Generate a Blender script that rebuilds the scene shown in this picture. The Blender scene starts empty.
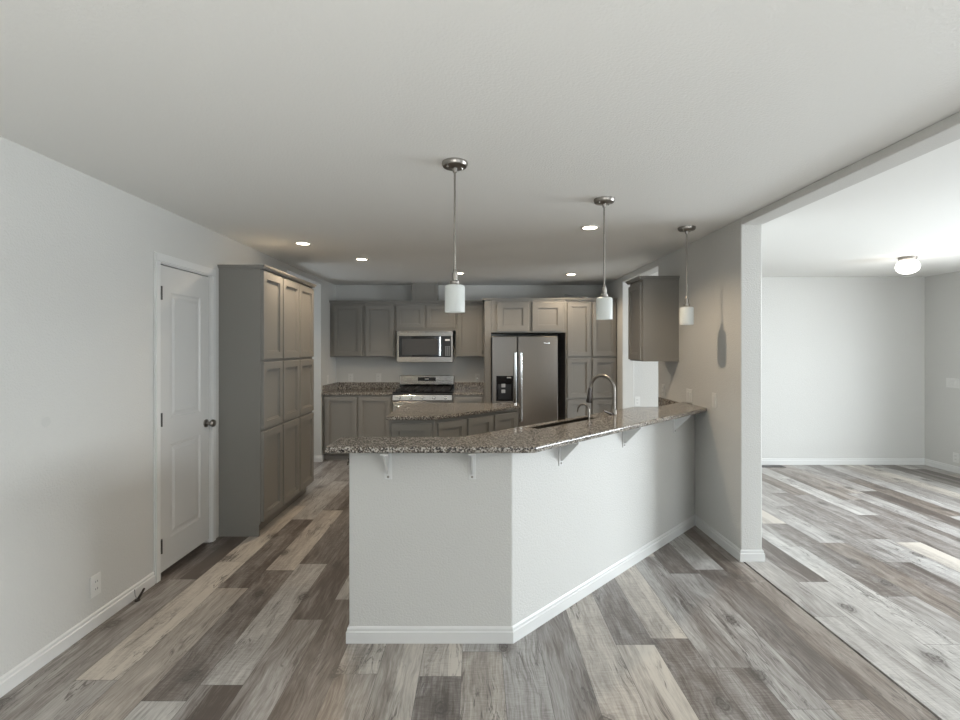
import bpy, bmesh, math, random
from mathutils import Vector, Matrix
R = math.radians
PI = math.pi
scene = bpy.context.scene
COL = scene.collection

# ------------------------------------------------------------------ camera
cam_d = bpy.data.cameras.new('camera')
cam = bpy.data.objects.new('camera', cam_d); COL.objects.link(cam)
cam.location = (0, 0, 1.51); cam.rotation_euler = (PI/2, 0, 0)
cam_d.sensor_width = 36.0; cam_d.lens = 485/960*36
cam_d.shift_x = (480-477)/960; cam_d.shift_y = (348-360)/960
cam_d.clip_start = 0.05
scene.camera = cam

# ------------------------------------------------------------------ world, daylight, exposure
world = bpy.data.worlds.new('world'); scene.world = world
world.use_nodes = True
bg = world.node_tree.nodes['Background']
bg.inputs[0].default_value = (0.80, 0.90, 1.0, 1); bg.inputs[1].default_value = 1.5

def area(name, loc, rot, sx, sy, power, color=(1, 1, 1)):
    d = bpy.data.lights.new(name, 'AREA'); d.shape = 'RECTANGLE'
    d.size = sx; d.size_y = sy; d.energy = power; d.color = color
    o = bpy.data.objects.new(name, d); COL.objects.link(o)
    o.location = loc; o.rotation_euler = rot
    return o
DAY = (0.87, 0.945, 1.0)
# daylight outside the windows (side wall of the far room, end wall behind the camera)
area('daylight_side_window', (6.55, 3.0, 1.75), (0, R(70), 0), 1.6, 3.4, 530, DAY)
area('daylight_patio_door', (3.9, -2.75, 1.55), (R(66), 0, 0), 2.8, 1.9, 120, DAY)
area('daylight_end_window', (-0.1, -2.42, 1.40), (R(90), 0, 0), 2.6, 1.5, 8, DAY)
area('daylight_hall_window', (-3.75, 5.7, 1.5), (0, R(-90), 0), 1.2, 1.4, 18, DAY)
# upward lamps added to brighten the ceilings, as if bounced off ground outside
area('ceiling_fill_side', (6.75, 3.0, 0.15), (0, R(122), 0), 1.4, 3.4, 85, (1, 0.99, 0.95))
area('ceiling_fill_patio', (3.9, -3.3, 0.0), (R(125), 0, 0), 2.8, 1.4, 35, (1, 0.99, 0.95))
area('ceiling_fill_end', (-0.1, -3.5, 0.1), (R(146), 0, 0), 3.0, 1.4, 360, (1, 0.99, 0.95)).data.spread = R(120)
scene.view_settings.view_transform = 'Standard'
scene.view_settings.look = 'None'
scene.view_settings.gamma = 1.0
scene.view_settings.use_curve_mapping = False
scene.view_settings.exposure = 0.0
RECESSED_W = 29.0

# ------------------------------------------------------------------ materials
def mat_new(name):
    m = bpy.data.materials.new(name); m.use_nodes = True
    nt = m.node_tree
    return m, nt, nt.nodes['Principled BSDF']

def setp(b, **kw):
    for k, v in kw.items():
        b.inputs[k.replace('_', ' ')].default_value = v

class NB:
    """tiny node builder"""
    def __init__(s, nt): s.nt = nt
    def n(s, t, **p):
        x = s.nt.nodes.new(t)
        for k, v in p.items(): setattr(x, k, v)
        return x
    def l(s, a, b): s.nt.links.new(a, b)
    def math(s, op, a, b=None, c=None):
        x = s.n('ShaderNodeMath', operation=op)
        for i, v in enumerate((a, b, c)):
            if v is None: continue
            if isinstance(v, (int, float)): x.inputs[i].default_value = v
            else: s.l(v, x.inputs[i])
        return x.outputs[0]
    def comb(s, x=0, y=0, z=0):
        c = s.n('ShaderNodeCombineXYZ')
        for i, v in enumerate((x, y, z)):
            if isinstance(v, (int, float)): c.inputs[i].default_value = v
            else: s.l(v, c.inputs[i])
        return c.outputs[0]
    def white(s, vec):
        w = s.n('ShaderNodeTexWhiteNoise', noise_dimensions='3D'); s.l(vec, w.inputs['Vector'])
        return w.outputs['Value']
    def noise(s, vec, scale, detail=3, rough=0.5, dist=0.0):
        w = s.n('ShaderNodeTexNoise'); s.l(vec, w.inputs['Vector'])
        w.inputs['Scale'].default_value = scale; w.inputs['Detail'].default_value = detail
        w.inputs['Roughness'].default_value = rough; w.inputs['Distortion'].default_value = dist
        return w.outputs[0]
    def ramp(s, fac, stops, interp='LINEAR'):
        r = s.n('ShaderNodeValToRGB'); r.color_ramp.interpolation = interp
        e = r.color_ramp.elements
        e.remove(e[1])
        for i, (p, c) in enumerate(stops):
            c = c if len(c) == 4 else (*c, 1)
            if i == 0: e[0].position = p; e[0].color = c
            else: e.new(p).color = c
        s.l(fac, r.inputs[0]); return r.outputs[0]
    def mix(s, fac, a, b, blend='MIX'):
        m = s.n('ShaderNodeMix', data_type='RGBA', blend_type=blend)
        if isinstance(fac, (int, float)): m.inputs[0].default_value = fac
        else: s.l(fac, m.inputs[0])
        for i, v in ((6, a), (7, b)):
            if isinstance(v, tuple): m.inputs[i].default_value = v if len(v) == 4 else (*v, 1)
            else: s.l(v, m.inputs[i])
        return m.outputs[2]
    def coords(s): return s.n('ShaderNodeTexCoord').outputs['Object']
    def bump(s, h, strength, dist, bsdf):
        b = s.n('ShaderNodeBump'); b.inputs['Strength'].default_value = strength
        b.inputs['Distance'].default_value = dist
        s.l(h, b.inputs['Height']); s.l(b.outputs[0], bsdf.inputs['Normal'])

def paint(name, col, rough=0.55, scale=90, strength=0.25, dist=0.002, detail=2, blotch=False):
    m, nt, b = mat_new(name); nb = NB(nt)
    setp(b, Base_Color=(*col, 1), Roughness=rough)
    b.inputs['Specular IOR Level'].default_value = 0.35
    co = nb.coords()
    h = nb.noise(co, scale, detail, 0.55)
    if blotch: h = nb.ramp(h, [(0.42, (0, 0, 0)), (0.58, (1, 1, 1))])
    nb.bump(h, strength, dist, b)
    return m

def plain(name, col, rough=0.4, metal=0.0, **kw):
    m, nt, b = mat_new(name); nb = NB(nt)
    co = nb.coords()
    v = nb.noise(co, 40, 2, 0.5)
    c = nb.mix(v, tuple(x*0.96 for x in col), tuple(min(1, x*1.04) for x in col))
    nb.l(c, b.inputs['Base Color'])
    setp(b, Roughness=rough, Metallic=metal, **kw)
    return m

def brushed(name, col, rough=0.28, vertical=True):
    m, nt, b = mat_new(name); nb = NB(nt)
    co = nb.coords()
    mp = nb.n('ShaderNodeMapping'); nb.l(co, mp.inputs[0])
    mp.inputs['Scale'].default_value = (60, 60, 1.2) if vertical else (1.2, 60, 60)
    v = nb.noise(mp.outputs[0], 6, 3, 0.6)
    nb.l(nb.mix(v, tuple(x*0.9 for x in col), tuple(min(1, x*1.08) for x in col)), b.inputs['Base Color'])
    setp(b, Metallic=1.0, Anisotropic=0.8, Anisotropic_Rotation=0.25)
    tg = nb.n('ShaderNodeTangent', direction_type='RADIAL', axis='Z'); nb.l(tg.outputs[0], b.inputs['Tangent'])
    r = nb.math('MULTIPLY_ADD', v, 0.12, rough-0.06); nb.l(r, b.inputs['Roughness'])
    nb.bump(v, 0.05, 0.001, b)
    return m

def emission(name, col, strength):
    m, nt, b = mat_new(name)
    setp(b, Base_Color=(0.9, 0.9, 0.88, 1), Roughness=0.4)
    b.inputs['Emission Color'].default_value = (*col, 1); b.inputs['Emission Strength'].default_value = strength
    return m

def granite_mat():
    m, nt, b = mat_new('granite'); nb = NB(nt)
    co = nb.coords()
    n1 = nb.noise(co, 150, 4, 0.65)
    base = nb.ramp(n1, [(0.35, (0.035, 0.030, 0.027)), (0.43, (0.10, 0.083, 0.068)), (0.51, (0.19, 0.165, 0.135)), (0.60, (0.40, 0.365, 0.32))])
    vo = nb.n('ShaderNodeTexVoronoi'); nb.l(co, vo.inputs['Vector']); vo.inputs['Scale'].default_value = 130
    sp = nb.n('ShaderNodeSeparateColor'); nb.l(vo.outputs['Color'], sp.inputs[0])
    dark = nb.math('LESS_THAN', sp.outputs[0], 0.20)
    light = nb.math('GREATER_THAN', sp.outputs[1], 0.74)
    c = nb.mix(nb.math('MULTIPLY', light, 0.7), base, (0.52, 0.49, 0.44))
    c = nb.mix(nb.math('MULTIPLY', dark, 0.85), c, (0.022, 0.019, 0.018))
    nb.l(c, b.inputs['Base Color'])
    setp(b, Roughness=0.12)
    b.inputs['Specular IOR Level'].default_value = 0.5
    return m

def plank_floor():
    m, nt, b = mat_new('laminate_planks'); nb = NB(nt)
    W, L = 0.195, 1.22
    co = nb.coords()
    sp = nb.n('ShaderNodeSeparateXYZ'); nb.l(co, sp.inputs[0])
    x, y = sp.outputs[0], sp.outputs[1]
    xs = nb.math('ADD', nb.math('DIVIDE', x, W), 50.37)
    row = nb.math('FLOOR', xs); fx = nb.math('FRACT', xs)
    off = nb.white(nb.comb(row, 3.7, 1.1))
    ys = nb.math('ADD', nb.math('DIVIDE', y, L), nb.math('ADD', nb.math('MULTIPLY', off, 7.0), 40.0))
    idx = nb.math('FLOOR', ys); fy = nb.math('FRACT', ys)
    r1 = nb.white(nb.comb(row, idx, 0.5))
    r2 = nb.white(nb.comb(row, idx, 7.5))
    r3 = nb.white(nb.comb(row, idx, 15.5))
    # printed strip inside the plank: two tones, wavy boundary
    gy = nb.comb(nb.math('ADD', nb.math('MULTIPLY', x, 1.0), nb.math('MULTIPLY', r1, 31.0)), nb.math('MULTIPLY', y, 0.18), nb.math('MULTIPLY', r2, 17.0))
    wav = nb.noise(gy, 9.0, 2, 0.5)
    edge = nb.math('ADD', nb.math('MULTIPLY_ADD', r2, 0.4, 0.3), nb.math('MULTIPLY', nb.math('SUBTRACT', wav, 0.5), 0.25))
    side = nb.math('GREATER_THAN', fx, edge)
    has = nb.math('GREATER_THAN', r3, 0.25)
    strip = nb.math('MULTIPLY', side, has)
    r4 = nb.white(nb.comb(row, idx, 23.5))
    tone = nb.math('ADD', nb.math('MULTIPLY_ADD', r1, 0.72, 0.14), nb.math('MULTIPLY', strip, nb.math('MULTIPLY_ADD', r4, 0.7, -0.38)))
    # grain, bent by a slow warp so that it runs in cathedral curves
    wp = nb.noise(nb.comb(nb.math('ADD', x, nb.math('MULTIPLY', r2, 9.0)), nb.math('MULTIPLY', y, 0.45), r1), 7.0, 2, 0.5)
    xw = nb.math('ADD', nb.math('MULTIPLY_ADD', wp, 0.055, x), nb.math('MULTIPLY', r3, 13.0))
    grain = nb.noise(nb.comb(xw, nb.math('MULTIPLY', y, 0.05), nb.math('MULTIPLY', r1, 9.0)), 95, 5, 0.7, 0.4)
    cloud = nb.noise(nb.comb(xw, nb.math('MULTIPLY', y, 0.25), nb.math('MULTIPLY', r3, 4.0)), 10, 5, 0.62, 1.0)
    saw = nb.noise(nb.comb(nb.math('MULTIPLY', x, 0.10), nb.math('ADD', y, nb.math('MULTIPLY', r1, 3.0)), r2), 190, 2, 0.6)
    t = nb.math('ADD', tone, nb.math('MULTIPLY', nb.math('SUBTRACT', grain, 0.5), 1.15))
    t = nb.math('ADD', t, nb.math('MULTIPLY', nb.math('SUBTRACT', cloud, 0.5), 1.0))
    t = nb.math('ADD', t, nb.math('MULTIPLY', nb.math('SUBTRACT', saw, 0.5), nb.math('MULTIPLY', nb.math('GREATER_THAN', r2, 0.45), 0.5)))
    col = nb.ramp(t, [(0.0, (0.095, 0.076, 0.065)), (0.25, (0.175, 0.152, 0.136)), (0.5, (0.285, 0.265, 0.249)), (0.75, (0.41, 0.395, 0.375)), (1.0, (0.54, 0.525, 0.495))])
    warm = nb.math('MULTIPLY', nb.math('GREATER_THAN', r4, 0.68), 0.6)
    col = nb.mix(warm, col, nb.mix(1.0, col, (1.0, 0.91, 0.81), 'MULTIPLY'))
    # knots
    vo = nb.n('ShaderNodeTexVoronoi', voronoi_dimensions='2D'); vo.inputs['Scale'].default_value = 2.6
    dn = nb.noise(co, 26, 3, 0.6)
    kv = nb.comb(nb.math('MULTIPLY_ADD', dn, 0.06, x), nb.math('MULTIPLY', nb.math('MULTIPLY_ADD', dn, 0.06, y), 0.6), 0)
    nb.l(kv, vo.inputs['Vector'])
    knot = nb.ramp(vo.outputs['Distance'], [(0.0, (1, 1, 1)), (0.035, (0.5, 0.5, 0.5)), (0.055, (0.95, 0.95, 0.95)), (0.07, (0.3, 0.3, 0.3)), (0.085, (0.55, 0.55, 0.55)), (0.10, (0.2, 0.2, 0.2)), (0.17, (0, 0, 0))])
    ks = nb.n('ShaderNodeSeparateColor'); nb.l(vo.outputs['Color'], ks.inputs[0])
    kk = nb.math('MULTIPLY', knot, nb.math('MULTIPLY', nb.math('GREATER_THAN', ks.outputs[0], 0.3), 1.0))
    col = nb.mix(kk, col, (0.065, 0.055, 0.048))
    # cracks and dark vein lines along the grain
    cr = nb.noise(nb.comb(nb.math('ADD', xw, nb.math('MULTIPLY', r1, 7.0)), nb.math('MULTIPLY', y, 0.10), r3), 17, 4, 0.6, 0.8)
    ln = nb.math('ABSOLUTE', nb.math('SUBTRACT', cr, 0.5))
    crk = nb.ramp(ln, [(0.0, (1, 1, 1)), (0.012, (0.5, 0.5, 0.5)), (0.022, (0, 0, 0))])
    msk = nb.ramp(nb.noise(nb.comb(xw, nb.math('MULTIPLY', y, 0.4), r2), 4.5, 3, 0.6), [(0.46, (0, 0, 0)), (0.60, (1, 1, 1))])
    col = nb.mix(nb.math('MULTIPLY', nb.math('MULTIPLY', crk, msk), 0.9), col, (0.075, 0.064, 0.056))
    # seams
    dx = nb.math('MULTIPLY', nb.math('MINIMUM', fx, nb.math('SUBTRACT', 1.0, fx)), W)
    dy = nb.math('MULTIPLY', nb.math('MINIMUM', fy, nb.math('SUBTRACT', 1.0, fy)), L)
    seam = nb.math('LESS_THAN', nb.math('MINIMUM', dx, dy), 0.0011)
    col = nb.mix(nb.math('MULTIPLY', seam, 0.75), col, (0.05, 0.042, 0.038))
    nb.l(col, b.inputs['Base Color'])
    rg = nb.math('MULTIPLY_ADD', grain, 0.16, 0.27); nb.l(rg, b.inputs['Roughness'])
    b.inputs['Specular IOR Level'].default_value = 0.6
    nb.bump(nb.math('SUBTRACT', nb.math('MULTIPLY', grain, 0.4), seam), 0.25, 0.0015, b)
    return m

def shade_glass():
    m, nt, b = mat_new('opal_glass'); nb = NB(nt)
    setp(b, Base_Color=(0.86, 0.88, 0.87, 1), Roughness=0.25)
    tr = nb.n('ShaderNodeBsdfTranslucent'); tr.inputs[0].default_value = (0.9, 0.92, 0.9, 1)
    mx = nb.n('ShaderNodeMixShader'); mx.inputs[0].default_value = 0.45
    out = nt.nodes['Material Output']
    nb.l(b.outputs[0], mx.inputs[1]); nb.l(tr.outputs[0], mx.inputs[2]); nb.l(mx.outputs[0], out.inputs[0])
    return m

def window_glass():
    m, nt, b = mat_new('window_glass')
    setp(b, Base_Color=(1, 1, 1, 1), Roughness=0.0, IOR=1.45)
    b.inputs['Transmission Weight'].default_value = 1.0
    nb = NB(nt)
    tr = nb.n('ShaderNodeBsdfTransparent')
    gl = nb.n('ShaderNodeBsdfGlossy'); gl.inputs['Roughness'].default_value = 0.0
    mx = nb.n('ShaderNodeMixShader'); mx.inputs[0].default_value = 0.05
    nb.l(tr.outputs[0], mx.inputs[1]); nb.l(gl.outputs[0], mx.inputs[2]); nb.l(mx.outputs[0], nt.nodes['Material Output'].inputs[0])
    return m

M = dict(
    wall=paint('wall_paint', (0.585, 0.58, 0.555), 0.55, 110, 0.6, 0.004),
    ceiling=paint('ceiling_paint', (0.80, 0.80, 0.775), 0.8, 95, 0.5, 0.0035, 3),
    trim=paint('trim_paint', (0.66, 0.66, 0.645), 0.32, 30, 0.02, 0.0005),
    door=paint('door_paint', (0.60, 0.595, 0.575), 0.38, 160, 0.05, 0.0005),
    cab=paint('cabinet_paint', (0.232, 0.222, 0.203), 0.42, 60, 0.02, 0.0005),
    cabin=plain('cabinet_inside', (0.10, 0.095, 0.09), 0.6),
    granite=granite_mat(),
    floor=plank_floor(),
    sub=plain('subfloor_dark', (0.02, 0.018, 0.016), 0.9),
    steel=brushed('brushed_steel', (0.29, 0.27, 0.248), 0.30),
    steelh=brushed('brushed_steel_level', (0.36, 0.345, 0.32), 0.26, False),
    steeld=brushed('dark_steel', (0.33, 0.315, 0.30), 0.34),
    nickel=plain('satin_nickel', (0.30, 0.28, 0.255), 0.34, 1.0),
    chrome=plain('polished_steel', (0.78, 0.78, 0.77), 0.16, 1.0),
    dark=plain('oil_bronze', (0.10, 0.09, 0.085), 0.3, 1.0),
    black=plain('black_plastic', (0.012, 0.012, 0.013), 0.3),
    blackg=plain('black_glass', (0.010, 0.010, 0.011), 0.06),
    iron=plain('cast_iron', (0.02, 0.02, 0.02), 0.55),
    grey=plain('grey_plastic', (0.35, 0.35, 0.35), 0.4),
    plate=plain('white_plastic', (0.68, 0.675, 0.65), 0.35),
    sink=plain('shaded_sink', (0.06, 0.055, 0.05), 0.45, 0.6),  # steel basin colour darkened to carry the shade inside the sink
    hinge=plain('dark_hinge', (0.05, 0.045, 0.04), 0.4),
    slot=plain('plug_slot', (0.06, 0.06, 0.06), 0.5),
    rubber=plain('grey_rubber', (0.05, 0.05, 0.05), 0.7),
    patch=paint('wall_patch_paint', (0.55, 0.55, 0.525), 0.6, 60, 0.1, 0.001),
    shade=shade_glass(),
    lens=emission('downlight_glow', (1.0, 0.86, 0.66), 14.0),
    globe=emission('globe_glow', (1.0, 0.95, 0.88), 3.0),
    display=emission('blue_display', (0.25, 0.4, 0.75), 0.02),
    glass=window_glass(),
)

# ------------------------------------------------------------------ mesh helpers
class MB:
    def __init__(s): s.bm = bmesh.new()
    def box(s, x0, x1, y0, y1, z0, z1):
        v = [s.bm.verts.new(p) for p in ((x0,y0,z0),(x1,y0,z0),(x1,y1,z0),(x0,y1,z0),(x0,y0,z1),(x1,y0,z1),(x1,y1,z1),(x0,y1,z1))]
        for f in ((0,3,2,1),(4,5,6,7),(0,1,5,4),(1,2,6,5),(2,3,7,6),(3,0,4,7)): s.bm.faces.new([v[i] for i in f])
        return s
    def prism(s, poly, z0, z1, mat=None):
        """poly: xy list (ccw), extruded in z; mat: optional Matrix on the result"""
        T = mat or Matrix.Identity(4)
        a = [s.bm.verts.new(T @ Vector((x, y, z0))) for x, y in poly]
        b = [s.bm.verts.new(T @ Vector((x, y, z1))) for x, y in poly]
        n = len(poly)
        s.bm.faces.new(a[::-1]); s.bm.faces.new(b)
        for i in range(n): s.bm.faces.new((a[i], a[(i+1) % n], b[(i+1) % n], b[i]))
        return s
    def lathe(s, prof, seg=32, mat=None, cap=True):
        T = mat or Matrix.Identity(4)
        rings = []
        for r, z in prof:
            rings.append([s.bm.verts.new(T @ Vector((r*math.cos(2*PI*k/seg), r*math.sin(2*PI*k/seg), z))) for k in range(seg)])
        for a, b in zip(rings, rings[1:]):
            for k in range(seg): s.bm.faces.new((a[k], a[(k+1) % seg], b[(k+1) % seg], b[k]))
        if cap:
            s.bm.faces.new(rings[0][::-1]); s.bm.faces.new(rings[-1])
        return s
    def cyl(s, p, q, r, seg=16, r2=None):
        p, q = Vector(p), Vector(q); d = q-p
        T = Matrix.Translation(p) @ d.to_track_quat('Z', 'Y').to_matrix().to_4x4()
        return s.lathe([(r, 0), (r if r2 is None else r2, d.length)], seg, T)
    def tube(s, pts, r, seg=12):
        pts = [Vector(p) for p in pts]; rad = r if isinstance(r, list) else [r]*len(pts)
        rings = []; up = None
        for i, p in enumerate(pts):
            t = ((pts[min(i+1, len(pts)-1)] - p).normalized() + (p - pts[max(i-1, 0)]).normalized()).normalized()
            if up is None:
                up = t.orthogonal().normalized()
            up = (up - t*up.dot(t)).normalized(); sd = t.cross(up)
            rings.append([s.bm.verts.new(p + (up*math.cos(2*PI*k/seg) + sd*math.sin(2*PI*k/seg))*rad[i]) for k in range(seg)])
        for a, b in zip(rings, rings[1:]):
            for k in range(seg): s.bm.faces.new((a[k], a[(k+1) % seg], b[(k+1) % seg], b[k]))
        s.bm.faces.new(rings[0][::-1]); s.bm.faces.new(rings[-1])
        return s
    def build(s, name, mat, parent=None, bevel=0.0, smooth=False, seg=2):
        bmesh.ops.recalc_face_normals(s.bm, faces=s.bm.faces)
        me = bpy.data.meshes.new(name)
        if smooth:
            for f in s.bm.faces: f.smooth = True
            for e in s.bm.edges:
                if len(e.link_faces) == 2 and e.calc_face_angle(0) > R(38): e.smooth = False
        s.bm.to_mesh(me); s.bm.free()
        me.materials.append(mat)
        o = bpy.data.objects.new(name, me); COL.objects.link(o)
        if parent: o.parent = parent
        if bevel:
            m = o.modifiers.new('bevel', 'BEVEL'); m.width = bevel; m.segments = seg; m.limit_method = 'ANGLE'; m.angle_limit = R(40)
        return o

def arc(c, r, a0, a1, n):
    return [(c[0]+r*math.cos(a0+(a1-a0)*i/n), c[1]+r*math.sin(a0+(a1-a0)*i/n)) for i in range(n+1)]

def tag(o, label, cat, group=None):
    o['label'] = label; o['category'] = cat
    if group: o['group'] = group
    return o
def thing(name, label, cat, loc=(0, 0, 0), rz=0.0, group=None):
    o = bpy.data.objects.new(name, None); COL.objects.link(o); o.empty_display_size = 0.1
    o.location = loc; o.rotation_euler = (0, 0, rz)
    return tag(o, label, cat, group)
def struct(o):
    o['kind'] = 'structure'; return o
def copy_tree(o, parent=None):
    c = o.copy(); COL.objects.link(c)
    if parent: c.parent = parent
    for ch in list(o.children): copy_tree(ch, c)
    return c

# ------------------------------------------------------------------ key dimensions
XL, XR = -2.07, 1.87          # left wall face, kitchen face of the partition
XR2 = 2.02                    # other face of the partition
YB = 7.12                     # kitchen back wall
YF = -2.2                     # wall behind the camera
YN = 6.27                     # far wall of the adjoining room
XE = 5.79                     # outer wall of the adjoining room
H = 2.43
CAB_TOP, CAB_BOT = 2.145, 1.385

# ------------------------------------------------------------------ room shell
struct(MB().box(-3.6, 1.8775, YF-0.1, YB+0.15, -0.02, 0).build('floor', M['floor']))
fr = struct(MB().box(1.889, XE+0.15, YF-0.1, YB+0.15, -0.02, 0.003).build('floor_right', M['floor']))
struct(MB().box(-3.6, XE+0.15, YF-0.1, YB+0.15, -0.08, -0.0215).build('floor_base', M['sub']))
struct(MB().box(-3.6, XE+0.15, YF-0.14, YB+0.15, H, H+0.1).build('ceiling', M['ceiling']))

DY0, DY1, DZ = 3.165, 3.762, 2.062       # pantry door in the left wall
OL0, OL1, OZ = 5.285, 6.436, 2.36        # opening in the left wall
b = MB()
XW = XL-0.13
b.box(XW, XL, YF, DY0-0.012, 0, H); b.box(XW, XL, DY1+0.012, OL0, 0, H); b.box(XW, XL, OL1, YB, 0, H)
b.box(XW, XL, DY0-0.012, DY1+0.012, DZ+0.012, H); b.box(XW, XL, OL0, OL1, OZ, H)
b.box(XW-0.01, XW, DY0-0.1, DY1+0.1, 0, DZ+0.1)
struct(b.build('wall_left', M['wall']))
struct(MB().box(-3.6, -3.5, 4.2, 5.0, 0, H).box(-3.6, -3.5, 6.4, YB+0.1, 0, H).box(-3.6, -3.5, 5.0, 6.4, 0, 0.9).box(-3.6, -3.5, 5.0, 6.4, 2.1, H).box(-3.5, XW, 4.2, 4.3, 0, H).build('wall_hall', M['wall']))
struct(MB().box(-3.6, XE+0.15, YB, YB+0.12, 0, H).build('wall_back', M['wall']))
OR0, OR1 = 5.01, 6.235
b = MB()
b.box(XR, XR2, 3.435, OR0, 0, H); b.box(XR, XR2, OR1, YB, 0, H); b.box(XR, XR2, OR0, OR1, OZ, H)
struct(b.build('wall_right', M['wall'], bevel=0.008, seg=3))
struct(MB().box(XR, XR2, YF, 3.435, 2.382, H).build('trim_1', M['wall'], bevel=0.008, seg=3))
struct(MB().box(XR2, XE, YN, YN+0.12, 0, H).build('wall_far', M['wall']))
# outer wall with window
wy0, wy1, wz0, wz1 = 1.6, 4.4, 0.65, 2.15
b = MB(); x0, x1 = XE, XE+0.14
b.box(x0, x1, YF, wy0, 0, H); b.box(x0, x1, wy1, YN+0.12, 0, H); b.box(x0, x1, wy0, wy1, 0, wz0); b.box(x0, x1, wy0, wy1, wz1, H)
struct(b.build('wall_side', M['wall']))
# wall behind the camera with a window and a patio door
b = MB(); y0, y1 = YF-0.0, YF-0.14
hx = [(-1.4, 1.2, 0.65, 2.15), (2.7, 5.1, 0.05, 2.1)]
cur = -3.6
for (a0, a1, z0, z1) in hx:
    b.box(cur, a0, y1, y0, 0, H); b.box(a0, a1, y1, y0, z1, H); b.box(a0, a1, y1, y0, 0, z0); cur = a1
b.box(cur, XE+0.14, y1, y0, 0, H)
struct(b.build('wall_front', M['wall']))
def window(name, w, h, loc, rz, n):
    """local: x along, y out of the room, z up; origin at the lower corner"""
    f = 0.05
    b = MB(); b.box(0, w, 0.03, 0.09, 0, f); b.box(0, w, 0.03, 0.09, h-f, h)
    for i in range(n+1):
        xx = (w-f)*i/n; b.box(xx, xx+f, 0.03, 0.09, f, h-f)
    o = b.build(name, M['trim']); o.location = loc; o.rotation_euler = (0, 0, rz); struct(o)
    g = MB().box(f, w-f, 0.058, 0.062, f, h-f).build('window_pane', M['glass'], o)
    return o
window('window_1', 2.6, 1.5, (1.2, YF, 0.65), PI, 2)
window('window_2', 2.4, 2.05, (5.1, YF, 0.05), PI, 2)
window('window_3', 2.8, 1.5, (XE, wy1, 0.65), -PI/2, 3)
window('window_4', 1.4, 1.2, (-3.5, 5.0, 0.9), PI/2, 2)

# baseboards: profile swept along a polyline with mitred corners (room on the left side of the run)
def baseboard(name, runs, h=0.082, t=0.013):
    b = MB()
    prof = [(0, 0), (t, 0), (t, h-0.026), (t*0.62, h-0.021), (t*0.62, h-0.008), (t*0.2, h), (0, h)]; k = len(prof)
    for run in runs:
        P = [Vector(p) for p in run]; rings = []
        for i, p in enumerate(P):
            n0 = n1 = None
            if i > 0: d = (P[i]-P[i-1]).normalized(); n0 = Vector((-d.y, d.x))
            if i < len(P)-1: d = (P[i+1]-P[i]).normalized(); n1 = Vector((-d.y, d.x))
            if n0 is None: n = n1
            elif n1 is None: n = n0
            else: n = (n0+n1)/(1+n0.dot(n1))
            rings.append([b.bm.verts.new((p.x+n.x*a, p.y+n.y*a, z)) for a, z in prof])
        for A, B in zip(rings, rings[1:]):
            for i in range(k): b.bm.faces.new((A[i], A[(i+1) % k], B[(i+1) % k], B[i]))
        b.bm.faces.new(rings[0]); b.bm.faces.new(rings[-1][::-1])
    return struct(b.build(name, M['trim']))
T = 0.013
baseboard('baseboard_left', [((XL, DY0-0.065), (XL, YF)), ((XL, 6.48), (XL, OL1), (XW, OL1))])
baseboard('baseboard_right', [((XR2, 5.0), (XR2, 3.435), (XR, 3.435), (XR, 4.155))])
baseboard('baseboard_far', [((XE, YN), (XR2, YN))])
baseboard('baseboard_side', [((XE, YF), (XE, YN))])

# ------------------------------------------------------------------ bar half wall
Cc = Vector((0.18, 2.49)); Ee = Vector((XR, 4.16))
u = (Ee-Cc).normalized(); nin = Vector((-u.y, u.x))          # along the slanted face / into the kitchen
def slant(s, t): return Cc + u*s + nin*t
def bend(oy, t):
    """where y = Cc.y+oy meets the slanted line offset by t"""
    k = (oy - nin.y*t)/u.y
    p = slant(k, t); return (p.x, p.y)
def slant_at_x(x, t):
    k = (x - Cc.x - nin.x*t)/u.x
    p = slant(k, t); return (p.x, p.y)
def slant_at_y(y, t):
    k = (y - Cc.y - nin.y*t)/u.y
    p = slant(k, t); return (p.x, p.y)
XP = -0.657
BAR_T, BAR_Z = 0.032, 1.025
poly = [(XP, Cc.y), (Cc.x, Cc.y), tuple(Ee), slant_at_x(XR, 0.12), bend(0.12, 0.12), (XP, Cc.y+0.12)]
struct(MB().prism(poly, 0, BAR_Z-BAR_T).build('wall_bar', M['wall'], bevel=0.006, seg=3))
cb = bend(-T, -T)
baseboard('baseboard_bar', [(tuple(Ee), tuple(Cc), (XP, Cc.y), (XP, Cc.y+0.12))])

# ------------------------------------------------------------------ cabinet kit
def shaker(w, h, fw=0.058, t=0.022):
    """door slab, local x 0..w, z 0..h, front at y=-t"""
    b = MB(); bm = b.bm
    def ring(inset, y):
        return [bm.verts.new(p) for p in ((inset, y, inset), (w-inset, y, inset), (w-inset, y, h-inset), (inset, y, h-inset))]
    rs = [ring(0, 0), ring(0, -t+0.003), ring(0.003, -t), ring(fw, -t), ring(fw+0.001, -t+0.010), ring(fw+0.011, -t+0.010), ring(fw+0.0125, -t+0.016)]
    bm.faces.new(rs[0])
    for a, c in zip(rs, rs[1:]):
        for i in range(4): bm.faces.new((a[i], a[(i+1) % 4], c[(i+1) % 4], c[i]))
    bm.faces.new(rs[-1])
    return b
def add_door(parent, x, z, w, h, fw=0.055, name='door'):
    o = shaker(w, h, fw).build(name, M['cab'], parent); o.location = (x, 0, z); return o
def carcass(parent, w, d, z0, z1, toe=0.0, name='carcass', th=0.018, rails=None):
    """closed cabinet body, face at y=0, going back to y=d; toe: recessed plinth height"""
    MB().box(0, w, 0, d, z0+toe, z1).build(name, M['cab'], parent, bevel=0.0015)
    if toe: MB().box(0.004, w-0.004, 0.06, d, z0, z0+toe).build('toe_kick', M['cab'], parent)
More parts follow.
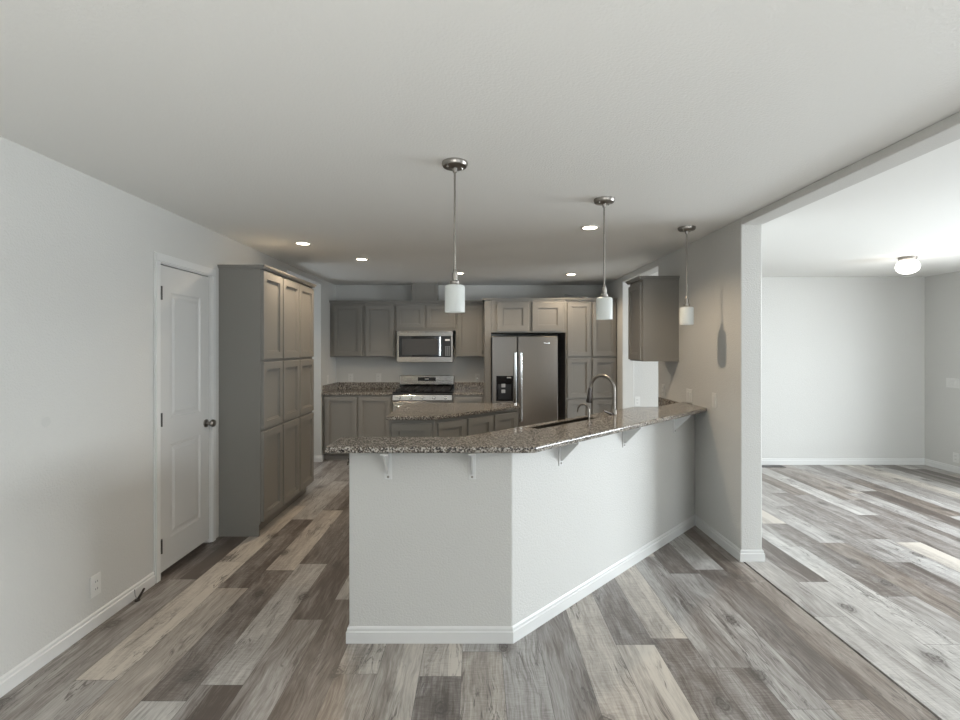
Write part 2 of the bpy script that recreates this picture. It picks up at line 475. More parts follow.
def crown(parent, w, d, z, left=True, right=True, lift=0.03, out=0.022):
    """small cap moulding round the front and free ends"""
    b = MB(); l = out if left else 0; r = out if right else 0
    for k in range(4):
        f0 = [0.3, 0.5, 0.85, 1.0][k]; z0 = z + lift*[0, 0.25, 0.5, 0.78][k]; z1 = z + lift*[0.25, 0.5, 0.78, 1.0][k]
        b.box(-l*f0, w+r*f0, -0.02-out*f0, d, z0, z1)
    b.build('crown', M['cab'], parent)

# --- tall cabinet on the left wall (front faces +x): local x runs along +y
TY0, TL, TD = 3.885, 1.22, 0.335
def facing_px(name, label, cat, y0, x_front, z=0, group=None):
    return thing(name, label, cat, (x_front, y0, z), PI/2, group)
tc = facing_px('tall_cabinet', 'tall grey nine-door pantry cabinet against the left wall beside the white door', 'cabinet', TY0, XL+TD)
carcass(tc, TL, TD-0.001, 0, CAB_TOP, 0.095)
MB().box(0.0, 0.018, 0.012, TD-0.001, 0, 0.0955).build('side_foot', M['cab'], tc)
cw = TL/3
for i in range(3):
    for z0, z1 in ((0.115, 0.835), (0.856, 1.395), (1.418, 2.128)):
        add_door(tc, i*cw+0.012, z0, cw-0.024, z1-z0, 0.058)
crown(tc, TL, TD-0.001, CAB_TOP)

# --- back wall run (front faces -y)
UY = 6.82                                # face-frame plane of the uppers
UD = YB-0.001-UY
def upper(label, x0, x1, z0, doors, name='wall_cabinet', group=None):
    t = thing(name, label, 'cabinet', (x0, UY, 0), 0, group)
    w = x1-x0
    MB().box(0.0005, w-0.0005, 0, UD, z0, CAB_TOP).build('carcass', M['cab'], t, bevel=0.0015)
    for dx0, dx1, dz0, dz1 in doors: add_door(t, dx0-x0, dz0, dx1-dx0, dz1-dz0)
    return t
d0, d1 = CAB_BOT+0.012, 2.108
a = upper('two-door grey wall cabinet between left wall and the microwave', XL+0.004, -1.145, CAB_BOT, [(-2.01, -1.615, d0, d1), (-1.565, -1.17, d0, d1)])
crown(a, 0.921, UD, CAB_TOP, False, False, 0.03)
c = upper('short two-door grey wall cabinet right above the microwave', -1.145, -0.300, 1.752, [(-1.128, -0.740, 1.79, d1), (-0.705, -0.317, 1.79, d1)])
crown(c, 0.845, UD, CAB_TOP, False, False, 0.03)
e = upper('single-door grey wall cabinet between the microwave and the refrigerator panel', -0.300, 0.100, CAB_BOT, [(-0.275, 0.075, d0, d1)])
crown(e, 0.400, UD, CAB_TOP, False, False, 0.03)
# duct chase from the cabinet top to the ceiling
t = thing('vent_chase', 'grey boxed vent duct cover on top of the microwave cabinet', 'duct cover', (-0.91, UY+0.02, CAB_TOP+0.03))
MB().box(0, 0.345, 0.012, UD-0.021, 0, H-CAB_TOP-0.031).build('panel', M['cab'], t)
for xx in (0, 0.335):
    MB().box(xx-0.012, xx+0.022, 0, 0.012, 0, H-CAB_TOP-0.031).build('corner_strip', M['cab'], t, bevel=0.003)

# microwave
mx0, mx1, mz0, mz1 = -1.115, -0.335, 1.315, 1.7505
mw, mh, myf = mx1-mx0, mz1-mz0, 6.735
t = thing('microwave', 'stainless over-the-range microwave with black glass door under the wall cabinets', 'microwave', (mx0, myf, mz0))
MB().box(0, mw, 0.03, YB-0.002-myf, 0.012, mh).build('body', M['steeld'], t, bevel=0.003)
b = MB(); fr_ = [(0, mw, mh-0.075, mh-0.006), (0, mw, 0.0, 0.07), (0, 0.03, 0.07, mh-0.075), (mw-0.028, mw, 0.07, mh-0.075)]
for x0, x1, z0, z1 in fr_: b.box(x0, x1, 0, 0.03, z0, z1)
b.build('front_frame', M['steelh'], t, bevel=0.003)
MB().box(0.03, mw-0.152, 0.004, 0.03, 0.07, mh-0.075).build('door_glass', M['blackg'], t, bevel=0.002)
MB().box(0.075, mw-0.21, 0.0015, 0.004, 0.10, mh-0.115).build('window_mesh', M['slot'], t)
p = MB().box(mw-0.15, mw-0.028, 0.005, 0.03, 0.07, mh-0.075).build('control_panel', M['black'], t, bevel=0.002)
MB().box(mw-0.108, mw-0.042, 0.003, 0.005, mh-0.14, mh-0.118).build('display', M['display'], p)
b = MB()
for i in range(3):
    for j in range(5): b.box(mw-0.106+i*0.024, mw-0.090+i*0.024, 0.004, 0.006, 0.09+j*0.028, 0.105+j*0.028)
b.build('key', M['grey'], p)
MB().cyl((mw-0.178, -0.03, 0.085), (mw-0.178, -0.03, mh-0.088), 0.014).cyl((mw-0.178, -0.03, 0.105), (mw-0.178, 0.006, 0.105), 0.008).cyl((mw-0.178, -0.03, mh-0.108), (mw-0.178, 0.006, mh-0.108), 0.008).build('handle', M['chrome'], t, smooth=True)
b = MB()
for k in range(10): b.box(0.06+k*0.066, 0.112+k*0.066, -0.001, 0.002, mh-0.022, mh-0.016)
b.build('vent_slot', M['slot'], t)

# range
rx0, rx1, ryf = -1.122, -0.330, 6.44
rw = rx1-rx0; rd = YB-0.022-ryf
t = thing('range', 'stainless gas range with black cooktop between the back counters', 'stove', (rx0, ryf, 0))
MB().box(0, rw, 0.035, rd, 0.06, 0.905).build('body', M['steeld'], t)
b = MB(); b.box(0.005, rw-0.005, 0, 0.035, 0.28, 0.80)
dr = b.build('oven_door', M['steelh'], t, bevel=0.006)
MB().box(0.11, rw-0.11, -0.003, 0.0, 0.38, 0.68).build('oven_window', M['blackg'], dr, bevel=0.001)
MB().cyl((0.06, -0.05, 0.745), (rw-0.06, -0.05, 0.745), 0.013).cyl((0.09, -0.05, 0.745), (0.09, 0.002, 0.745), 0.009).cyl((rw-0.09, -0.05, 0.745), (rw-0.09, 0.002, 0.745), 0.009).build('door_handle', M['chrome'], dr, smooth=True)
MB().box(0.005, rw-0.005, 0.004, 0.035, 0.085, 0.265).build('drawer', M['steelh'], t, bevel=0.006)
MB().prism([(0.035, 0.815), (-0.005, 0.815), (0.012, 0.885), (0.035, 0.90)][::-1], 0, rw, Matrix(((0,0,1,0),(1,0,0,0),(0,1,0,0),(0,0,0,1)))).build('control_panel', M['chrome'], t, bevel=0.003)
for k in range(5):
    xx = 0.09+k*(rw-0.18)/4
    MB().lathe([(0.024, 0), (0.022, 0.01), (0.018, 0.028), (0.016, 0.03)], 20, Matrix.Translation((xx, 0.002, 0.85)) @ Matrix.Rotation(R(78), 4, 'X')).build('knob', M['chrome'], t, smooth=True)
MB().box(-0.004, rw+0.004, 0.01, rd-0.045, 0.905, 0.925).build('cooktop', M['blackg'], t, bevel=0.005)
for k in range(3):
    xa, xb = 0.03+k*(rw-0.06)/3+0.004, 0.03+(k+1)*(rw-0.06)/3-0.004
    b = MB()
    for yy in (0.06, rd-0.10): b.box(xa, xb, yy, yy+0.013, 0.938, 0.955)
    for xx in (xa, xb-0.013, (xa+xb)/2-0.006): b.box(xx, xx+0.013, 0.06, rd-0.087, 0.938, 0.955)
    for yy in (0.2, 0.4): b.box(xa, xb, yy, yy+0.012, 0.940, 0.957)
    for xx in (xa, xb-0.013):
        for yy in (0.06, rd-0.10): b.box(xx, xx+0.013, yy, yy+0.013, 0.924, 0.94)
    b.build('grate', M['iron'], t)
for xx, yy in ((0.16, 0.17), (0.16, 0.43), (rw/2, 0.3), (rw-0.16, 0.17), (rw-0.16, 0.43)):
    MB().lathe([(0.05, 0.0), (0.05, 0.006), (0.036, 0.007), (0.036, 0.012), (0.02, 0.013)], 24, Matrix.Translation((xx, yy, 0.924))).build('burner', M['iron'], t, smooth=True)
g = MB().box(0.0, rw, rd-0.045, rd, 0.905, 1.112).build('backguard', M['steelh'], t, bevel=0.008)
MB().box(0.004, rw-0.004, rd-0.049, rd-0.0445, 0.926, 0.985).build('backguard_base', M['blackg'], g)
p = MB().box(rw*0.33, rw*0.66, rd-0.049, rd-0.044, 1.030, 1.085).build('clock_panel', M['blackg'], g, bevel=0.001)
MB().box(rw*0.46, rw*0.53, rd-0.0505, rd-0.0488, 1.052, 1.066).build('clock_display', M['display'], p)

# base cabinets + counters on the back wall
BY = 6.485
def base(label, x0, x1, y, depth, ndoor, name='base_cabinet', top=0.878):
    t = thing(name, label, 'cabinet', (x0, y, 0))
    w = x1-x0; carcass(t, w, depth, 0, top, 0.095)
    dw = (w-0.03)/ndoor
    for i in range(ndoor): add_door(t, 0.015+i*dw+0.012, 0.118, dw-0.024, top-0.118-0.022)
    return t
base('two-door grey base cabinet at the left of the range', XL+0.014, -1.128, BY, YB-0.001-BY, 2)
base('single-door grey base cabinet between the range and the refrigerator panel', -0.324, 0.100, BY, YB-0.001-BY, 1)
for (x0, x1, lab, lft) in ((XL+0.001, -1.127, 'speckled granite counter at the left of the range', True), (-0.325, 0.100, 'short speckled granite counter between range and refrigerator', False)):
    t = thing('countertop', lab, 'countertop', (x0, 6.462, 0.8795), 0)
    w = x1-x0
    MB().box(0, w, 0, YB-0.001-6.462, 0, 0.032).build('slab', M['granite'], t, bevel=0.004)
    b = MB().box(0, w, YB-0.021-6.462, YB-0.001-6.462, 0.032, 0.128)
    if lft: b.box(0, 0.02, 0.03, YB-0.021-6.462, 0.032, 0.128)
    b.build('backsplash', M['granite'], t, bevel=0.002)

# --- refrigerator surround and pantry
PY = 6.485; PD = YB-0.001-PY
t = thing('end_panel', 'tall grey panel standing at the left side of the refrigerator', 'cabinet panel', (0.1005, PY-0.02, 0))
MB().box(0, 0.088, 0, 0.02, 0.0, CAB_TOP).build('front_stile', M['cab'], t, bevel=0.0015)
MB().box(0, 0.022, 0.02, PD+0.02, 0.0, CAB_TOP).build('side_panel', M['cab'], t)
b = MB(); b.box(-0.026, 0.088, -0.026, PD+0.02, CAB_TOP, CAB_TOP+0.03).build('crown', M['cab'], t, bevel=0.008)
t = thing('bridge_cabinet', 'two-door grey cabinet mounted above the refrigerator', 'cabinet', (0.190, PY, 0))
w = 1.182-0.190
MB().box(0, w, -0.02, PD, 1.715, CAB_TOP).build('carcass', M['cab'], t, bevel=0.0015)
for x0, x1 in ((0.268-0.19, 0.690-0.19), (0.735-0.19, 1.150-0.19)):
    o = add_door(t, x0, 1.735, x1-x0, 2.118-1.735, 0.075); o.location.y = -0.02
crown(t, w, PD, CAB_TOP, False, False)
t = thing('pantry_cabinet', 'tall grey six-door pantry between the refrigerator and the right opening', 'cabinet', (1.1825, PY, 0))
w = XR-0.001-1.1825
carcass(t, w, PD, 0, CAB_TOP, 0.095)
for x0 in (0.022, 0.022+0.338):
    for z0, z1 in ((0.115, 0.82), (0.845, 1.375), (1.400, 2.118)): add_door(t, x0, z0, 0.315, z1-z0)
crown(t, w, PD, CAB_TOP, False, False)
# loose trim strip on top
a_, b_ = Vector((1.474, 6.47, CAB_TOP+0.0385)), Vector((1.306, YB-0.008, 2.292))
o = MB().box(-0.012, 0.012, -0.007, 0.007, 0, (b_-a_).length).build('trim_strip', M['trim'])
o.location = a_; o.rotation_euler = (b_-a_).to_track_quat('Z', 'Y').to_euler()
tag(o, 'thin loose white strip lying tilted on top of the pantry cabinet', 'trim strip')

# refrigerator
fx0, fx1, fyf, fz = 0.202, 1.062, 6.36, 1.665
fw_ = fx1-fx0; sp_ = 0.533-fx0
t = thing('refrigerator', 'stainless side-by-side refrigerator with ice dispenser in the left door', 'refrigerator', (fx0, fyf, 0))
MB().box(0.006, fw_-0.006, 0.075, 0.73, 0.02, fz-0.01).build('body', M['black'], t, bevel=0.004)
MB().box(0.01, fw_-0.01, 0.05, 0.075, 0.015, 0.1).build('base_grille', M['black'], t)
dl = MB().box(0, sp_-0.004, 0, 0.07, 0.11, fz).build('freezer_door', M['steel'], t, bevel=0.01, seg=3)
drr = MB().box(sp_+0.004, fw_, 0, 0.07, 0.11, fz).build('fridge_door', M['steel'], t, bevel=0.01, seg=3)
for par, x in ((dl, sp_-0.034), (drr, sp_+0.038)):
    MB().box(x-0.017, x+0.017, -0.062, -0.04, 0.55, 1.455).box(x-0.013, x+0.013, -0.041, 0.001, 0.60, 0.64).box(x-0.013, x+0.013, -0.041, 0.001, 1.37, 1.41).build('handle', M['chrome'], par, bevel=0.006)
p = MB().box(0.05, sp_-0.06, -0.006, 0.001, 0.815, 1.145).build('dispenser', M['blackg'], dl, bevel=0.003)
MB().box(0.075, sp_-0.085, -0.0075, -0.0055, 0.835, 1.035).build('dispenser_bay', M['black'], p)
for z in (0.92, 0.995): MB().box(0.117, 0.168, -0.02, -0.006, z, z+0.045).build('paddle', M['grey'], p, bevel=0.004)
MB().box(sp_-0.14, sp_-0.085, -0.0072, -0.0055, 1.115, 1.128).build('control_label', M['plate'], p)
MB().box(fw_-0.185, fw_-0.105, -0.002, 0.001, 1.565, 1.580).build('badge', M['chrome'], drr, bevel=0.0008)

# --- wall cabinet at the right wall (front faces -x)
RY1, RY0, RD_ = 4.49, 4.865, 0.335
t = thing('wall_cabinet', 'grey wall cabinet hung on the right wall above the bar end', 'cabinet', (XR-RD_, RY0, 0), -PI/2)
w = RY0-RY1
MB().box(0, w, 0, RD_-0.001, CAB_BOT, CAB_TOP).build('carcass', M['cab'], t, bevel=0.0015)
add_door(t, 0.012, CAB_BOT+0.012, w-0.034, 2.118-CAB_BOT-0.012)
crown(t, w, RD_-0.001, CAB_TOP)

# ------------------------------------------------------------------ bar
XB = -0.745
poly = [(XB, 2.376), bend(2.376-Cc.y, -0.154), slant_at_x(XR-0.001, -0.154), slant_at_x(XR-0.001, 0.17), bend(0.165, 0.17), (XB, 2.655)]
o = MB().prism(poly, BAR_Z-BAR_T, BAR_Z).build('bar_top', M['granite'], bevel=0.010, seg=4)
tag(o, 'raised speckled granite bar top bending along the white half wall', 'countertop')

# lower counter behind the bar
CT = 0.911
poly = [(-0.70, Cc.y+0.1205), bend(0.1205, 0.1205), slant_at_x(XR-0.001, 0.1205), (XR-0.001, 4.95), slant_at_y(4.95, 0.75), bend(0.75, 0.75), (-0.70, Cc.y+0.75)]
lower = MB().prism(poly, CT-0.032, CT).build('sink_counter', M['granite'])
cs = 1.375; ca = math.atan2(u.y, u.x)
cut = MB().box(-0.41, 0.41, -0.23, 0.23, -0.2, 0.2).build('cutter', M['granite'])
pc = slant(cs, 0.46); cut.location = (pc.x, pc.y, CT); cut.rotation_euler = (0, 0, ca)
bo = lower.modifiers.new('cut', 'BOOLEAN'); bo.operation = 'DIFFERENCE'; bo.object = cut; bo.solver = 'EXACT'
dg = bpy.context.evaluated_depsgraph_get()
me = bpy.data.meshes.new_from_object(lower.evaluated_get(dg))
lower.modifiers.clear(); lower.data = me
bpy.data.objects.remove(cut)
tag(lower, 'lower granite counter with the sink cut into it behind the bar', 'countertop')
MB().box(XR-0.021, XR-0.001, slant_at_x(XR, 0.17)[1]+0.03, 4.95, CT, 1.01).build('backsplash', M['granite'], lower)
# sink
t = thing('sink', 'stainless steel sink basin set into the lower counter', 'sink', (pc.x, pc.y, CT-0.003), ca)
b = MB(); W2, D2, dp = 0.4010, 0.2210, 0.23
b.box(-W2-0.008, W2+0.008, -D2-0.008, D2+0.008, -dp-0.008, -dp)
b.box(-W2-0.008, -W2, -D2-0.008, D2+0.008, -dp, 0); b.box(W2, W2+0.008, -D2-0.008, D2+0.008, -dp, 0)
b.box(-W2, W2, -D2-0.008, -D2, -dp, 0); b.box(-W2, W2, D2, D2+0.008, -dp, 0)
b.build('basin', M['sink'], t)
MB().lathe([(0.045, 0), (0.045, 0.003), (0.03, 0.0035), (0.028, 0.001)], 24, Matrix.Translation((0, 0, -dp))).build('drain', M['chrome'], t, smooth=True)
# cabinet body below the lower counter
sb = thing('sink_cabinet', 'grey base cabinets under the lower counter behind the bar', 'cabinet', (0, 0, 0))
zt = CT-0.0325
p_in = [(XP+0.005, Cc.y+0.1215), bend(0.1215, 0.1215), slant_at_x(XR-0.002, 0.1215), (XR-0.002, 4.93), slant_at_y(4.93, 0.722), bend(0.722, 0.722), (XP+0.005, Cc.y+0.722)]
# walls of the body only (hollow, so that the basin hangs free inside)
b = MB()
def slab(b, p, q, th, z0, z1):
    p, q = Vector(p), Vector(q); d = (q-p).normalized(); n = Vector((-d.y, d.x))*th
    b.prism([tuple(p), tuple(q), tuple(q+n), tuple(p+n)], z0, z1)
k = len(p_in)
for i in range(3, k): slab(b, p_in[i], p_in[(i+1) % k], 0.018, 0.0, zt)
b.build('carcass', M['cab'], sb)
s0, s1 = p_in[4], p_in[5]                                    # slanted kitchen face, doors face the kitchen
L_ = (Vector(s1)-Vector(s0)).length; nd = 4
for i in range(nd):
    q = Vector(s0).lerp(Vector(s1), (i*L_/nd+0.012)/L_)
    o = shaker(L_/nd-0.024, 0.72).build('door', M['cab'], sb); o.location = (q.x, q.y, 0.118); o.rotation_euler = (0, 0, ca+PI)
s0, s1 = p_in[5], p_in[6]; L_ = s0[0]-s1[0]
o = shaker(L_-0.03, 0.72).build('door', M['cab'], sb); o.location = (s0[0]-0.015, s0[1], 0.118); o.rotation_euler = (0, 0, PI)

# faucets
def gooseneck(name, label, s, t_, h, r, rad, drop, cat='faucet'):
    p0 = slant(s, t_)
    th = thing(name, label, cat, (p0.x, p0.y, CT), ca)       # local +y points over the sink
    rr = r/2; zc = h-rr
    pts = [(0, 0, 0.02), (0, 0, zc*0.5), (0, 0, zc)] + [(0, rr-rr*math.cos(a_), zc+rr*math.sin(a_)) for a_ in [PI*k/12 for k in range(1, 12)]] + [(0, r, zc)]
    if drop: pts += [(0, r+0.004, zc-drop)]
    MB().tube(pts, rad, 14).build('spout', M['nickel'], th, smooth=True)
    MB().lathe([(rad*2.3, 0), (rad*2.3, 0.006), (rad*1.5, 0.012), (rad*1.35, 0.05), (rad, 0.06)], 24).build('base', M['nickel'], th, smooth=True)
    return th, zc
fa, zc = gooseneck('kitchen_faucet', 'tall arched pull-down faucet rising behind the bar top', 1.36, 0.19, 0.392, 0.20, 0.0125, 0.02)
MB().lathe([(0.0135, 0.03), (0.018, 0.010), (0.018, -0.03), (0.024, -0.072), (0.0225, -0.083)], 20, Matrix.Translation((0, 0.206, zc-0.03)) @ Matrix.Rotation(R(6), 4, 'X')).build('spray_head', M['dark'], fa, smooth=True)
MB().cyl((0, 0, 0.10), (-0.045, 0, 0.115), 0.013).tube([(-0.04, 0, 0.115), (-0.07, 0.01, 0.128), (-0.115, 0.02, 0.145)], [0.010, 0.008, 0.006]).build('handle', M['dark'], fa, smooth=True)
MB().lathe([(0.019, 0.05), (0.019, 0.14), (0.013, 0.15)], 20).build('body', M['nickel'], fa, smooth=True)
gooseneck('filter_tap', 'small thin curved water tap left of the tall faucet', 1.02, 0.19, 0.208, 0.09, 0.0055, 0.012, 'tap')

# brackets under the bar top
def bracket(label, p, rz):
    t = thing('shelf_bracket', label, 'bracket', (p[0], p[1], BAR_Z-BAR_T-0.001), rz, 'white brackets under the bar top')
    MB().box(-0.019, 0.019, -0.006, -0.0005, -0.155, 0).build('wall_plate', M['trim'], t, bevel=0.0015)
    MB().box(-0.019, 0.019, -0.132, -0.006, -0.006, 0).build('arm', M['trim'], t, bevel=0.0015)
    Tm = Matrix(((0,0,1,0),(1,0,0,0),(0,1,0,0),(0,0,0,1)))
    MB().prism([(-0.006, -0.006), (-0.126, -0.006), (-0.126, -0.014), (-0.020, -0.125), (-0.006, -0.130)], -0.005, 0.005, Tm).build('gusset', M['trim'], t)
    for z in (-0.142, ):
        MB().cyl((0, -0.006, z), (0, -0.009, z), 0.006).build('screw', M['nickel'], t)
    return t
for x, lab in ((-0.455, 'white bracket under the left end of the bar top'), (-0.025, 'white bracket under the bar top near the half wall corner')):
    bracket(lab, (x, Cc.y), 0)
for s, lab in ((0.42, 'first white bracket from the corner on the slanted half wall'), (1.15, 'middle white bracket on the slanted half wall'), (1.96, 'white bracket on the slanted half wall nearest the right wall')):
    q = slant(s, 0); bracket(lab, (q.x, q.y), ca)

# ------------------------------------------------------------------ island
ip = [(-0.80, 4.25), (-0.365, 4.25), (0.455, 5.07), (0.455, 5.30), (-0.80, 5.30)]
o = MB().prism(ip, CT-0.032, CT).build('countertop', M['granite'], bevel=0.006, seg=3)
tag(o, 'speckled granite top of the kitchen island', 'countertop')
t = thing('island_cabinet', 'grey kitchen island with an angled row of doors behind the bar', 'island', (0, 0, 0))
jp = [(-0.775, 4.285), (-0.379, 4.285), (0.43, 5.094), (0.43, 5.275), (-0.775, 5.275)]
MB().prism(jp, 0.09, zt).build('carcass', M['cab'], t, bevel=0.0015)
kp = [(-0.76, 4.345), (-0.404, 4.345), (0.40, 5.15), (0.40, 5.26), (-0.76, 5.26)]
MB().prism(kp, 0.0, 0.09).build('toe_kick', M['cab'], t)
o = shaker(0.352, 0.725).build('door', M['cab'], t); o.location = (-0.752, 4.285, 0.118)
dv = Vector((0.809, 0.809)).normalized(); L_ = 1.144
for i in range(3):
    q = Vector(jp[1]) + dv*(0.035+i*0.368)
    o = shaker(0.335, 0.725).build('door', M['cab'], t); o.location = (q.x, q.y, 0.118); o.rotation_euler = (0, 0, PI/4)
for i in range(2):
    o = shaker(0.44, 0.725).build('door', M['cab'], t); o.location = (0.05-i*0.40, 5.275, 0.118); o.rotation_euler = (0, 0, PI); o.scale.x = 0.86

# ------------------------------------------------------------------ white door in the left wall
d = thing('door_1', 'white two-panel door', 'door', (XL-0.005, DY0, 0)); del d['label'], d['category']; struct(d)
# slab in local coords: x out of the wall (front at 0), y along, z up
W_, Z0, Z1 = DY1-DY0-0.004, 0.034, DZ-0.006
b = MB(); bm = b.bm
b.box(-0.04, -0.0082, 0.002, W_, Z0, Z1)
st = 0.125
py0, py1 = st*0.95, W_-st*0.95
rects = [(0.23, 0.86), (1.03, 1.885)]
b.box(-0.0082, 0, 0.002, py0, Z0, Z1); b.box(-0.0082, 0, py1, W_, Z0, Z1)
zs = [Z0, 0.23, 0.86, 1.03, 1.885, Z1]
for z0, z1 in ((zs[0], zs[1]), (zs[2], zs[3]), (zs[4], zs[5])): b.box(-0.0082, 0, py0, py1, z0, z1)
for z0, z1 in rects:                     # moulded raised panel
    def rg(i, x): return [bm.verts.new(p) for p in ((x, py0+i, z0+i), (x, py1-i, z0+i), (x, py1-i, z1-i), (x, py0+i, z1-i))]
    rs = [rg(0, 0), rg(0.012, -0.007), rg(0.026, -0.0075), rg(0.048, -0.001)]
    for a_, c_ in zip(rs, rs[1:]):
        for i in range(4): bm.faces.new((a_[i], a_[(i+1) % 4], c_[(i+1) % 4], c_[i]))
    bm.faces.new(rs[-1])
b.build('door_panel', M['door'], d)
kb = Matrix.Translation((0, W_-0.048, 0.935)) @ Matrix.Rotation(PI/2, 4, 'Y')
kn = MB().lathe([(0.031, 0), (0.031, 0.006), (0.014, 0.012), (0.012, 0.032), (0.024, 0.040), (0.029, 0.055), (0.024, 0.068), (0.010, 0.072)], 28, kb).build('knob', M['nickel'], d, smooth=True)
for z in (0.21, 1.04, 1.87):
    MB().cyl((0.012, 0.004, z-0.045), (0.012, 0.004, z+0.045), 0.008).box(-0.004, 0.003, 0.003, 0.030, z-0.043, z+0.043).build('hinge', M['hinge'], d)
# casing with a stepped profile + jamb
b = MB(); cwid = 0.062
def casing(b, y0, y1, z1):
    for ins, x0, x1 in ((0.0, 0.0, 0.010), (0.016, 0.010, 0.016)):
        b.box(XL+x0, XL+x1, y0-cwid+ins*0.4, y0-0.006-ins*0.5, 0, z1+0.006)
        b.box(XL+x0, XL+x1, y1+0.006+ins*0.5, y1+cwid-ins*0.4, 0, z1+0.006)
        b.box(XL+x0, XL+x1, y0-cwid+ins*0.4, y1+cwid-ins*0.4, z1+0.006+ins*0.5, z1+cwid+0.004-ins*0.4)
casing(b, DY0, DY1, DZ)
b.box(XL-0.13, XL, DY0-0.012, DY0-0.001, 0, DZ); b.box(XL-0.13, XL, DY1, DY1+0.012, 0, DZ); b.box(XL-0.13, XL, DY0-0.012, DY1+0.012, DZ, DZ+0.012)
struct(b.build('trim_2', M['trim'], bevel=0.002))

# ------------------------------------------------------------------ pendant lights
def pendant(x, y, label):
    t = thing('pendant_lamp', label, 'pendant lamp', (x, y, H), 0, 'pendant lamps over the bar')
    MB().lathe([(0.064, -0.0005), (0.064, -0.012), (0.058, -0.022), (0.02, -0.026), (0.013, -0.030), (0.010, -0.05)], 36).build('canopy', M['nickel'], t, smooth=True)
    for a_ in (0.6, 0.6+PI):
        MB().lathe([(0.005, -0.020), (0.005, -0.029), (0.002, -0.031)], 12, Matrix.Translation((0.042*math.cos(a_), 0.042*math.sin(a_), 0))).build('screw', M['chrome'], t)
    MB().cyl((0, 0, -0.04), (0, 0, -0.545), 0.0052, 12).build('rod', M['nickel'], t, smooth=True)
    MB().lathe([(0.007, -0.530), (0.0095, -0.536), (0.0095, -0.545), (0.0145, -0.547), (0.0145, -0.585), (0.023, -0.589), (0.023, -0.602), (0.030, -0.606), (0.030, -0.611)], 24).build('socket', M['nickel'], t, smooth=True)
    MB().lathe([(0.026, -0.607), (0.040, -0.608), (0.048, -0.613), (0.050, -0.622), (0.050, -0.743), (0.046, -0.743), (0.046, -0.624), (0.036, -0.614), (0.026, -0.613), (0.026, -0.607)], 40, cap=False).build('lamp_shade', M['shade'], t, smooth=True)
    return t
pendant(-0.110, 2.405, 'largest and nearest pendant lamp hanging over the straight bar section')
pendant(0.787, 3.00, 'middle pendant lamp hanging in front of the tall pantry')
pendant(1.600, 3.70, 'smallest pendant lamp hanging beside the wall cabinet on the right wall')

# ------------------------------------------------------------------ recessed lights
def downlight(x, y, label, k=1.0):
    t = thing('recessed_light', label, 'ceiling light', (x, y, H), 0, 'round recessed lights in the kitchen ceiling')
    MB().lathe([(0.052, -0.001), (0.072, -0.001), (0.070, -0.006), (0.056, -0.008), (0.052, -0.001)], 36, cap=False).build('trim_ring', M['plate'], t, smooth=True)
    MB().lathe([(0.001, -0.0045), (0.0535, -0.0045), (0.0535, -0.0020), (0.001, -0.0020)], 32).build('lens', M['lens'], t)
    ld = bpy.data.lights.new('downlight_bulb', 'SPOT'); ld.energy = RECESSED_W*k; ld.color = (1.0, 0.80, 0.58)
    ld.spot_size = R(150); ld.spot_blend = 0.5; ld.shadow_soft_size = 0.03
    lo = bpy.data.objects.new('downlight_bulb', ld); COL.objects.link(lo); lo.parent = t; lo.location = (0, 0, -0.02)
downlight(-1.525, 4.25, 'recessed ceiling light above the tall cabinet front')
downlight(-1.19, 5.01, 'recessed ceiling light between tall cabinet and wall cabinets')
downlight(0.86, 3.69, 'recessed ceiling light left of the middle pendant rod, nearest the camera', 1.4)
downlight(-0.22, 5.95, 'recessed ceiling light hidden partly behind the nearest pendant socket')
downlight(1.17, 6.03, 'recessed ceiling light in front of the pantry cabinet')

# flush ceiling light in the adjoining room
t = thing('ceiling_lamp', 'lit round glass ceiling lamp in the adjoining empty room', 'ceiling lamp', (4.35, 4.90, H))
MB().lathe([(0.075, -0.0005), (0.078, -0.012), (0.070, -0.028), (0.058, -0.034)], 32).build('base', M['nickel'], t, smooth=True)
MB().lathe([(0.052, -0.030), (0.074, -0.045), (0.092, -0.072), (0.098, -0.100), (0.090, -0.132), (0.064, -0.157), (0.030, -0.170), (0.004, -0.173)], 36).build('globe', M['globe'], t, smooth=True)
ld = bpy.data.lights.new('ceiling_lamp_bulb', 'POINT'); ld.energy = 3; ld.color = (1, 0.93, 0.84); ld.shadow_soft_size = 0.1
lo = bpy.data.objects.new('ceiling_lamp_bulb', ld); COL.objects.link(lo); lo.parent = t; lo.location = (0, 0, -0.32)

# ------------------------------------------------------------------ outlets and switches (local: x along wall, -y out of the wall)
def plate(label, loc, rz, gangs=1, kind='outlet', group=None):
    w = 0.072+0.046*(gangs-1); h = 0.117
    t = thing('wall_outlet' if kind == 'outlet' else 'light_switch', label, 'outlet' if kind == 'outlet' else 'switch', loc, rz, group)
    MB().box(-w/2, w/2, -0.006, -0.0005, -h/2, h/2).build('cover_plate', M['plate'], t, bevel=0.003)
    for g_ in range(gangs):
        cx = (g_-(gangs-1)/2)*0.046
        if kind == 'outlet':
            for cz in (-0.02, 0.02):
                s_ = MB().box(cx-0.016, cx+0.016, -0.009, -0.006, cz-0.014, cz+0.014).build('socket', M['plate'], t, bevel=0.003)
                MB().box(cx-0.008, cx-0.005, -0.0095, -0.0088, cz-0.004, cz+0.006).box(cx+0.005, cx+0.008, -0.0095, -0.0088, cz-0.004, cz+0.006).build('slot', M['slot'], s_)
        else:
            MB().box(cx-0.017, cx+0.017, -0.0105, -0.006, -0.034, 0.034).build('rocker', M['plate'], t, bevel=0.002)
    return t
plate('white outlet low on the left wall near the white door', (XL, 2.628, 0.225), PI/2)
plate('white switch on the left wall beside the back counter', (XL, 6.72, 1.075), PI/2, 1, 'switch')
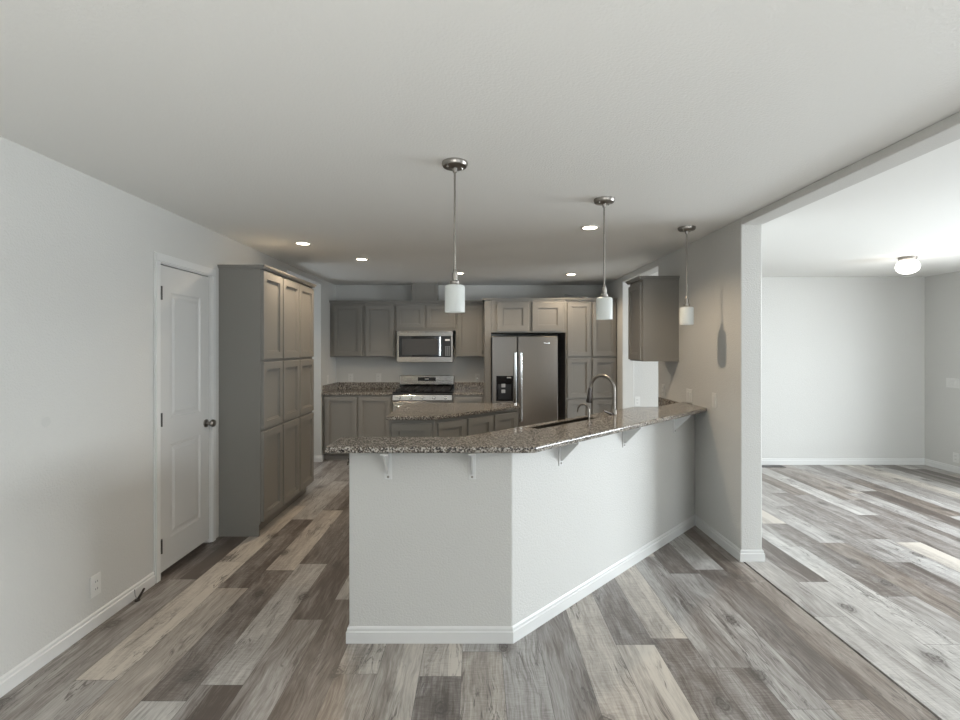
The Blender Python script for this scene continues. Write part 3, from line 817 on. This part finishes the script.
plate('white outlet on the back wall above the left counter, nearest the corner', (-1.855, YB, 1.075), 0)
plate('white outlet on the back wall above the left counter, nearest the range', (-1.445, YB, 1.075), 0)
t = plate('white outlet on the back wall between range and refrigerator with a small plug in it', (0.005, YB, 1.075), 0)
pl = thing('plug', 'small white plug in the outlet between range and refrigerator', 'plug', (0.005, YB-0.0095, 1.055))
MB().box(-0.018, 0.018, -0.035, 0.0, -0.02, 0.016).build('plug_body', M['plate'], pl, bevel=0.005)
MB().cyl((0, -0.035, 0.0), (0, -0.042, 0.0), 0.008).build('button', M['chrome'], pl)
plate('white outlet on the right wall beneath the hung wall cabinet', (XR, 4.86, 1.085), -PI/2)
plate('double white switch plate on the right wall above the bar end', (XR, 4.262, 1.090), -PI/2, 2, 'switch')
plate('single white switch plate on the right wall just past the bar tip', (XR, 3.815, 1.098), -PI/2, 1, 'switch')
plate('triple white switch plate on the side wall of the adjoining room', (XE, 5.90, 1.085), -PI/2, 3, 'switch')
plate('white outlet low on the side wall of the adjoining room', (XE, 5.86, 0.185), -PI/2)
plate('white outlet on the far wall seen through the opening over the bar', (2.07, YN, 0.82), 0)

# door stop at the foot of the left baseboard
t = thing('door_stop', 'small dark V-shaped door stop on the floor at the left baseboard', 'door stop', (-2.030, 2.90, 0.0))
MB().lathe([(0.016, 0), (0.016, 0.006), (0.010, 0.012)], 20).build('base', M['dark'], t, smooth=True)
MB().tube([(0.002, 0, 0.006), (0.022, 0, 0.040), (0.040, 0, 0.072)], [0.008, 0.0075, 0.006]).build('arm', M['dark'], t, smooth=True)
MB().tube([(-0.002, 0, 0.006), (-0.013, 0.0, 0.030), (-0.018, 0.0, 0.066)], 0.003).build('spring', M['grey'], t, smooth=True)
# faint round patch on the left wall
t = MB().lathe([(0.024, 0.0), (0.024, 0.0012), (0.018, 0.002)], 28, Matrix.Rotation(PI/2, 4, 'Y')).build('wall_patch', M['patch'], smooth=True)
t.location = (XL, 2.33, 1.155); tag(t, 'faint small round disc on the left wall', 'wall disc')
# floor register by the far wall
t = thing('floor_vent', 'dark floor register along the far wall of the adjoining room', 'floor vent', (3.60, 6.12, 0.0025))
MB().box(0, 0.30, 0, 0.10, 0, 0.004).build('frame', M['dark'], t)
b = MB()
for k in range(14): b.box(0.016+k*0.0195, 0.026+k*0.0195, 0.012, 0.088, 0.004, 0.0052)
b.build('slat', M['slot'], t)
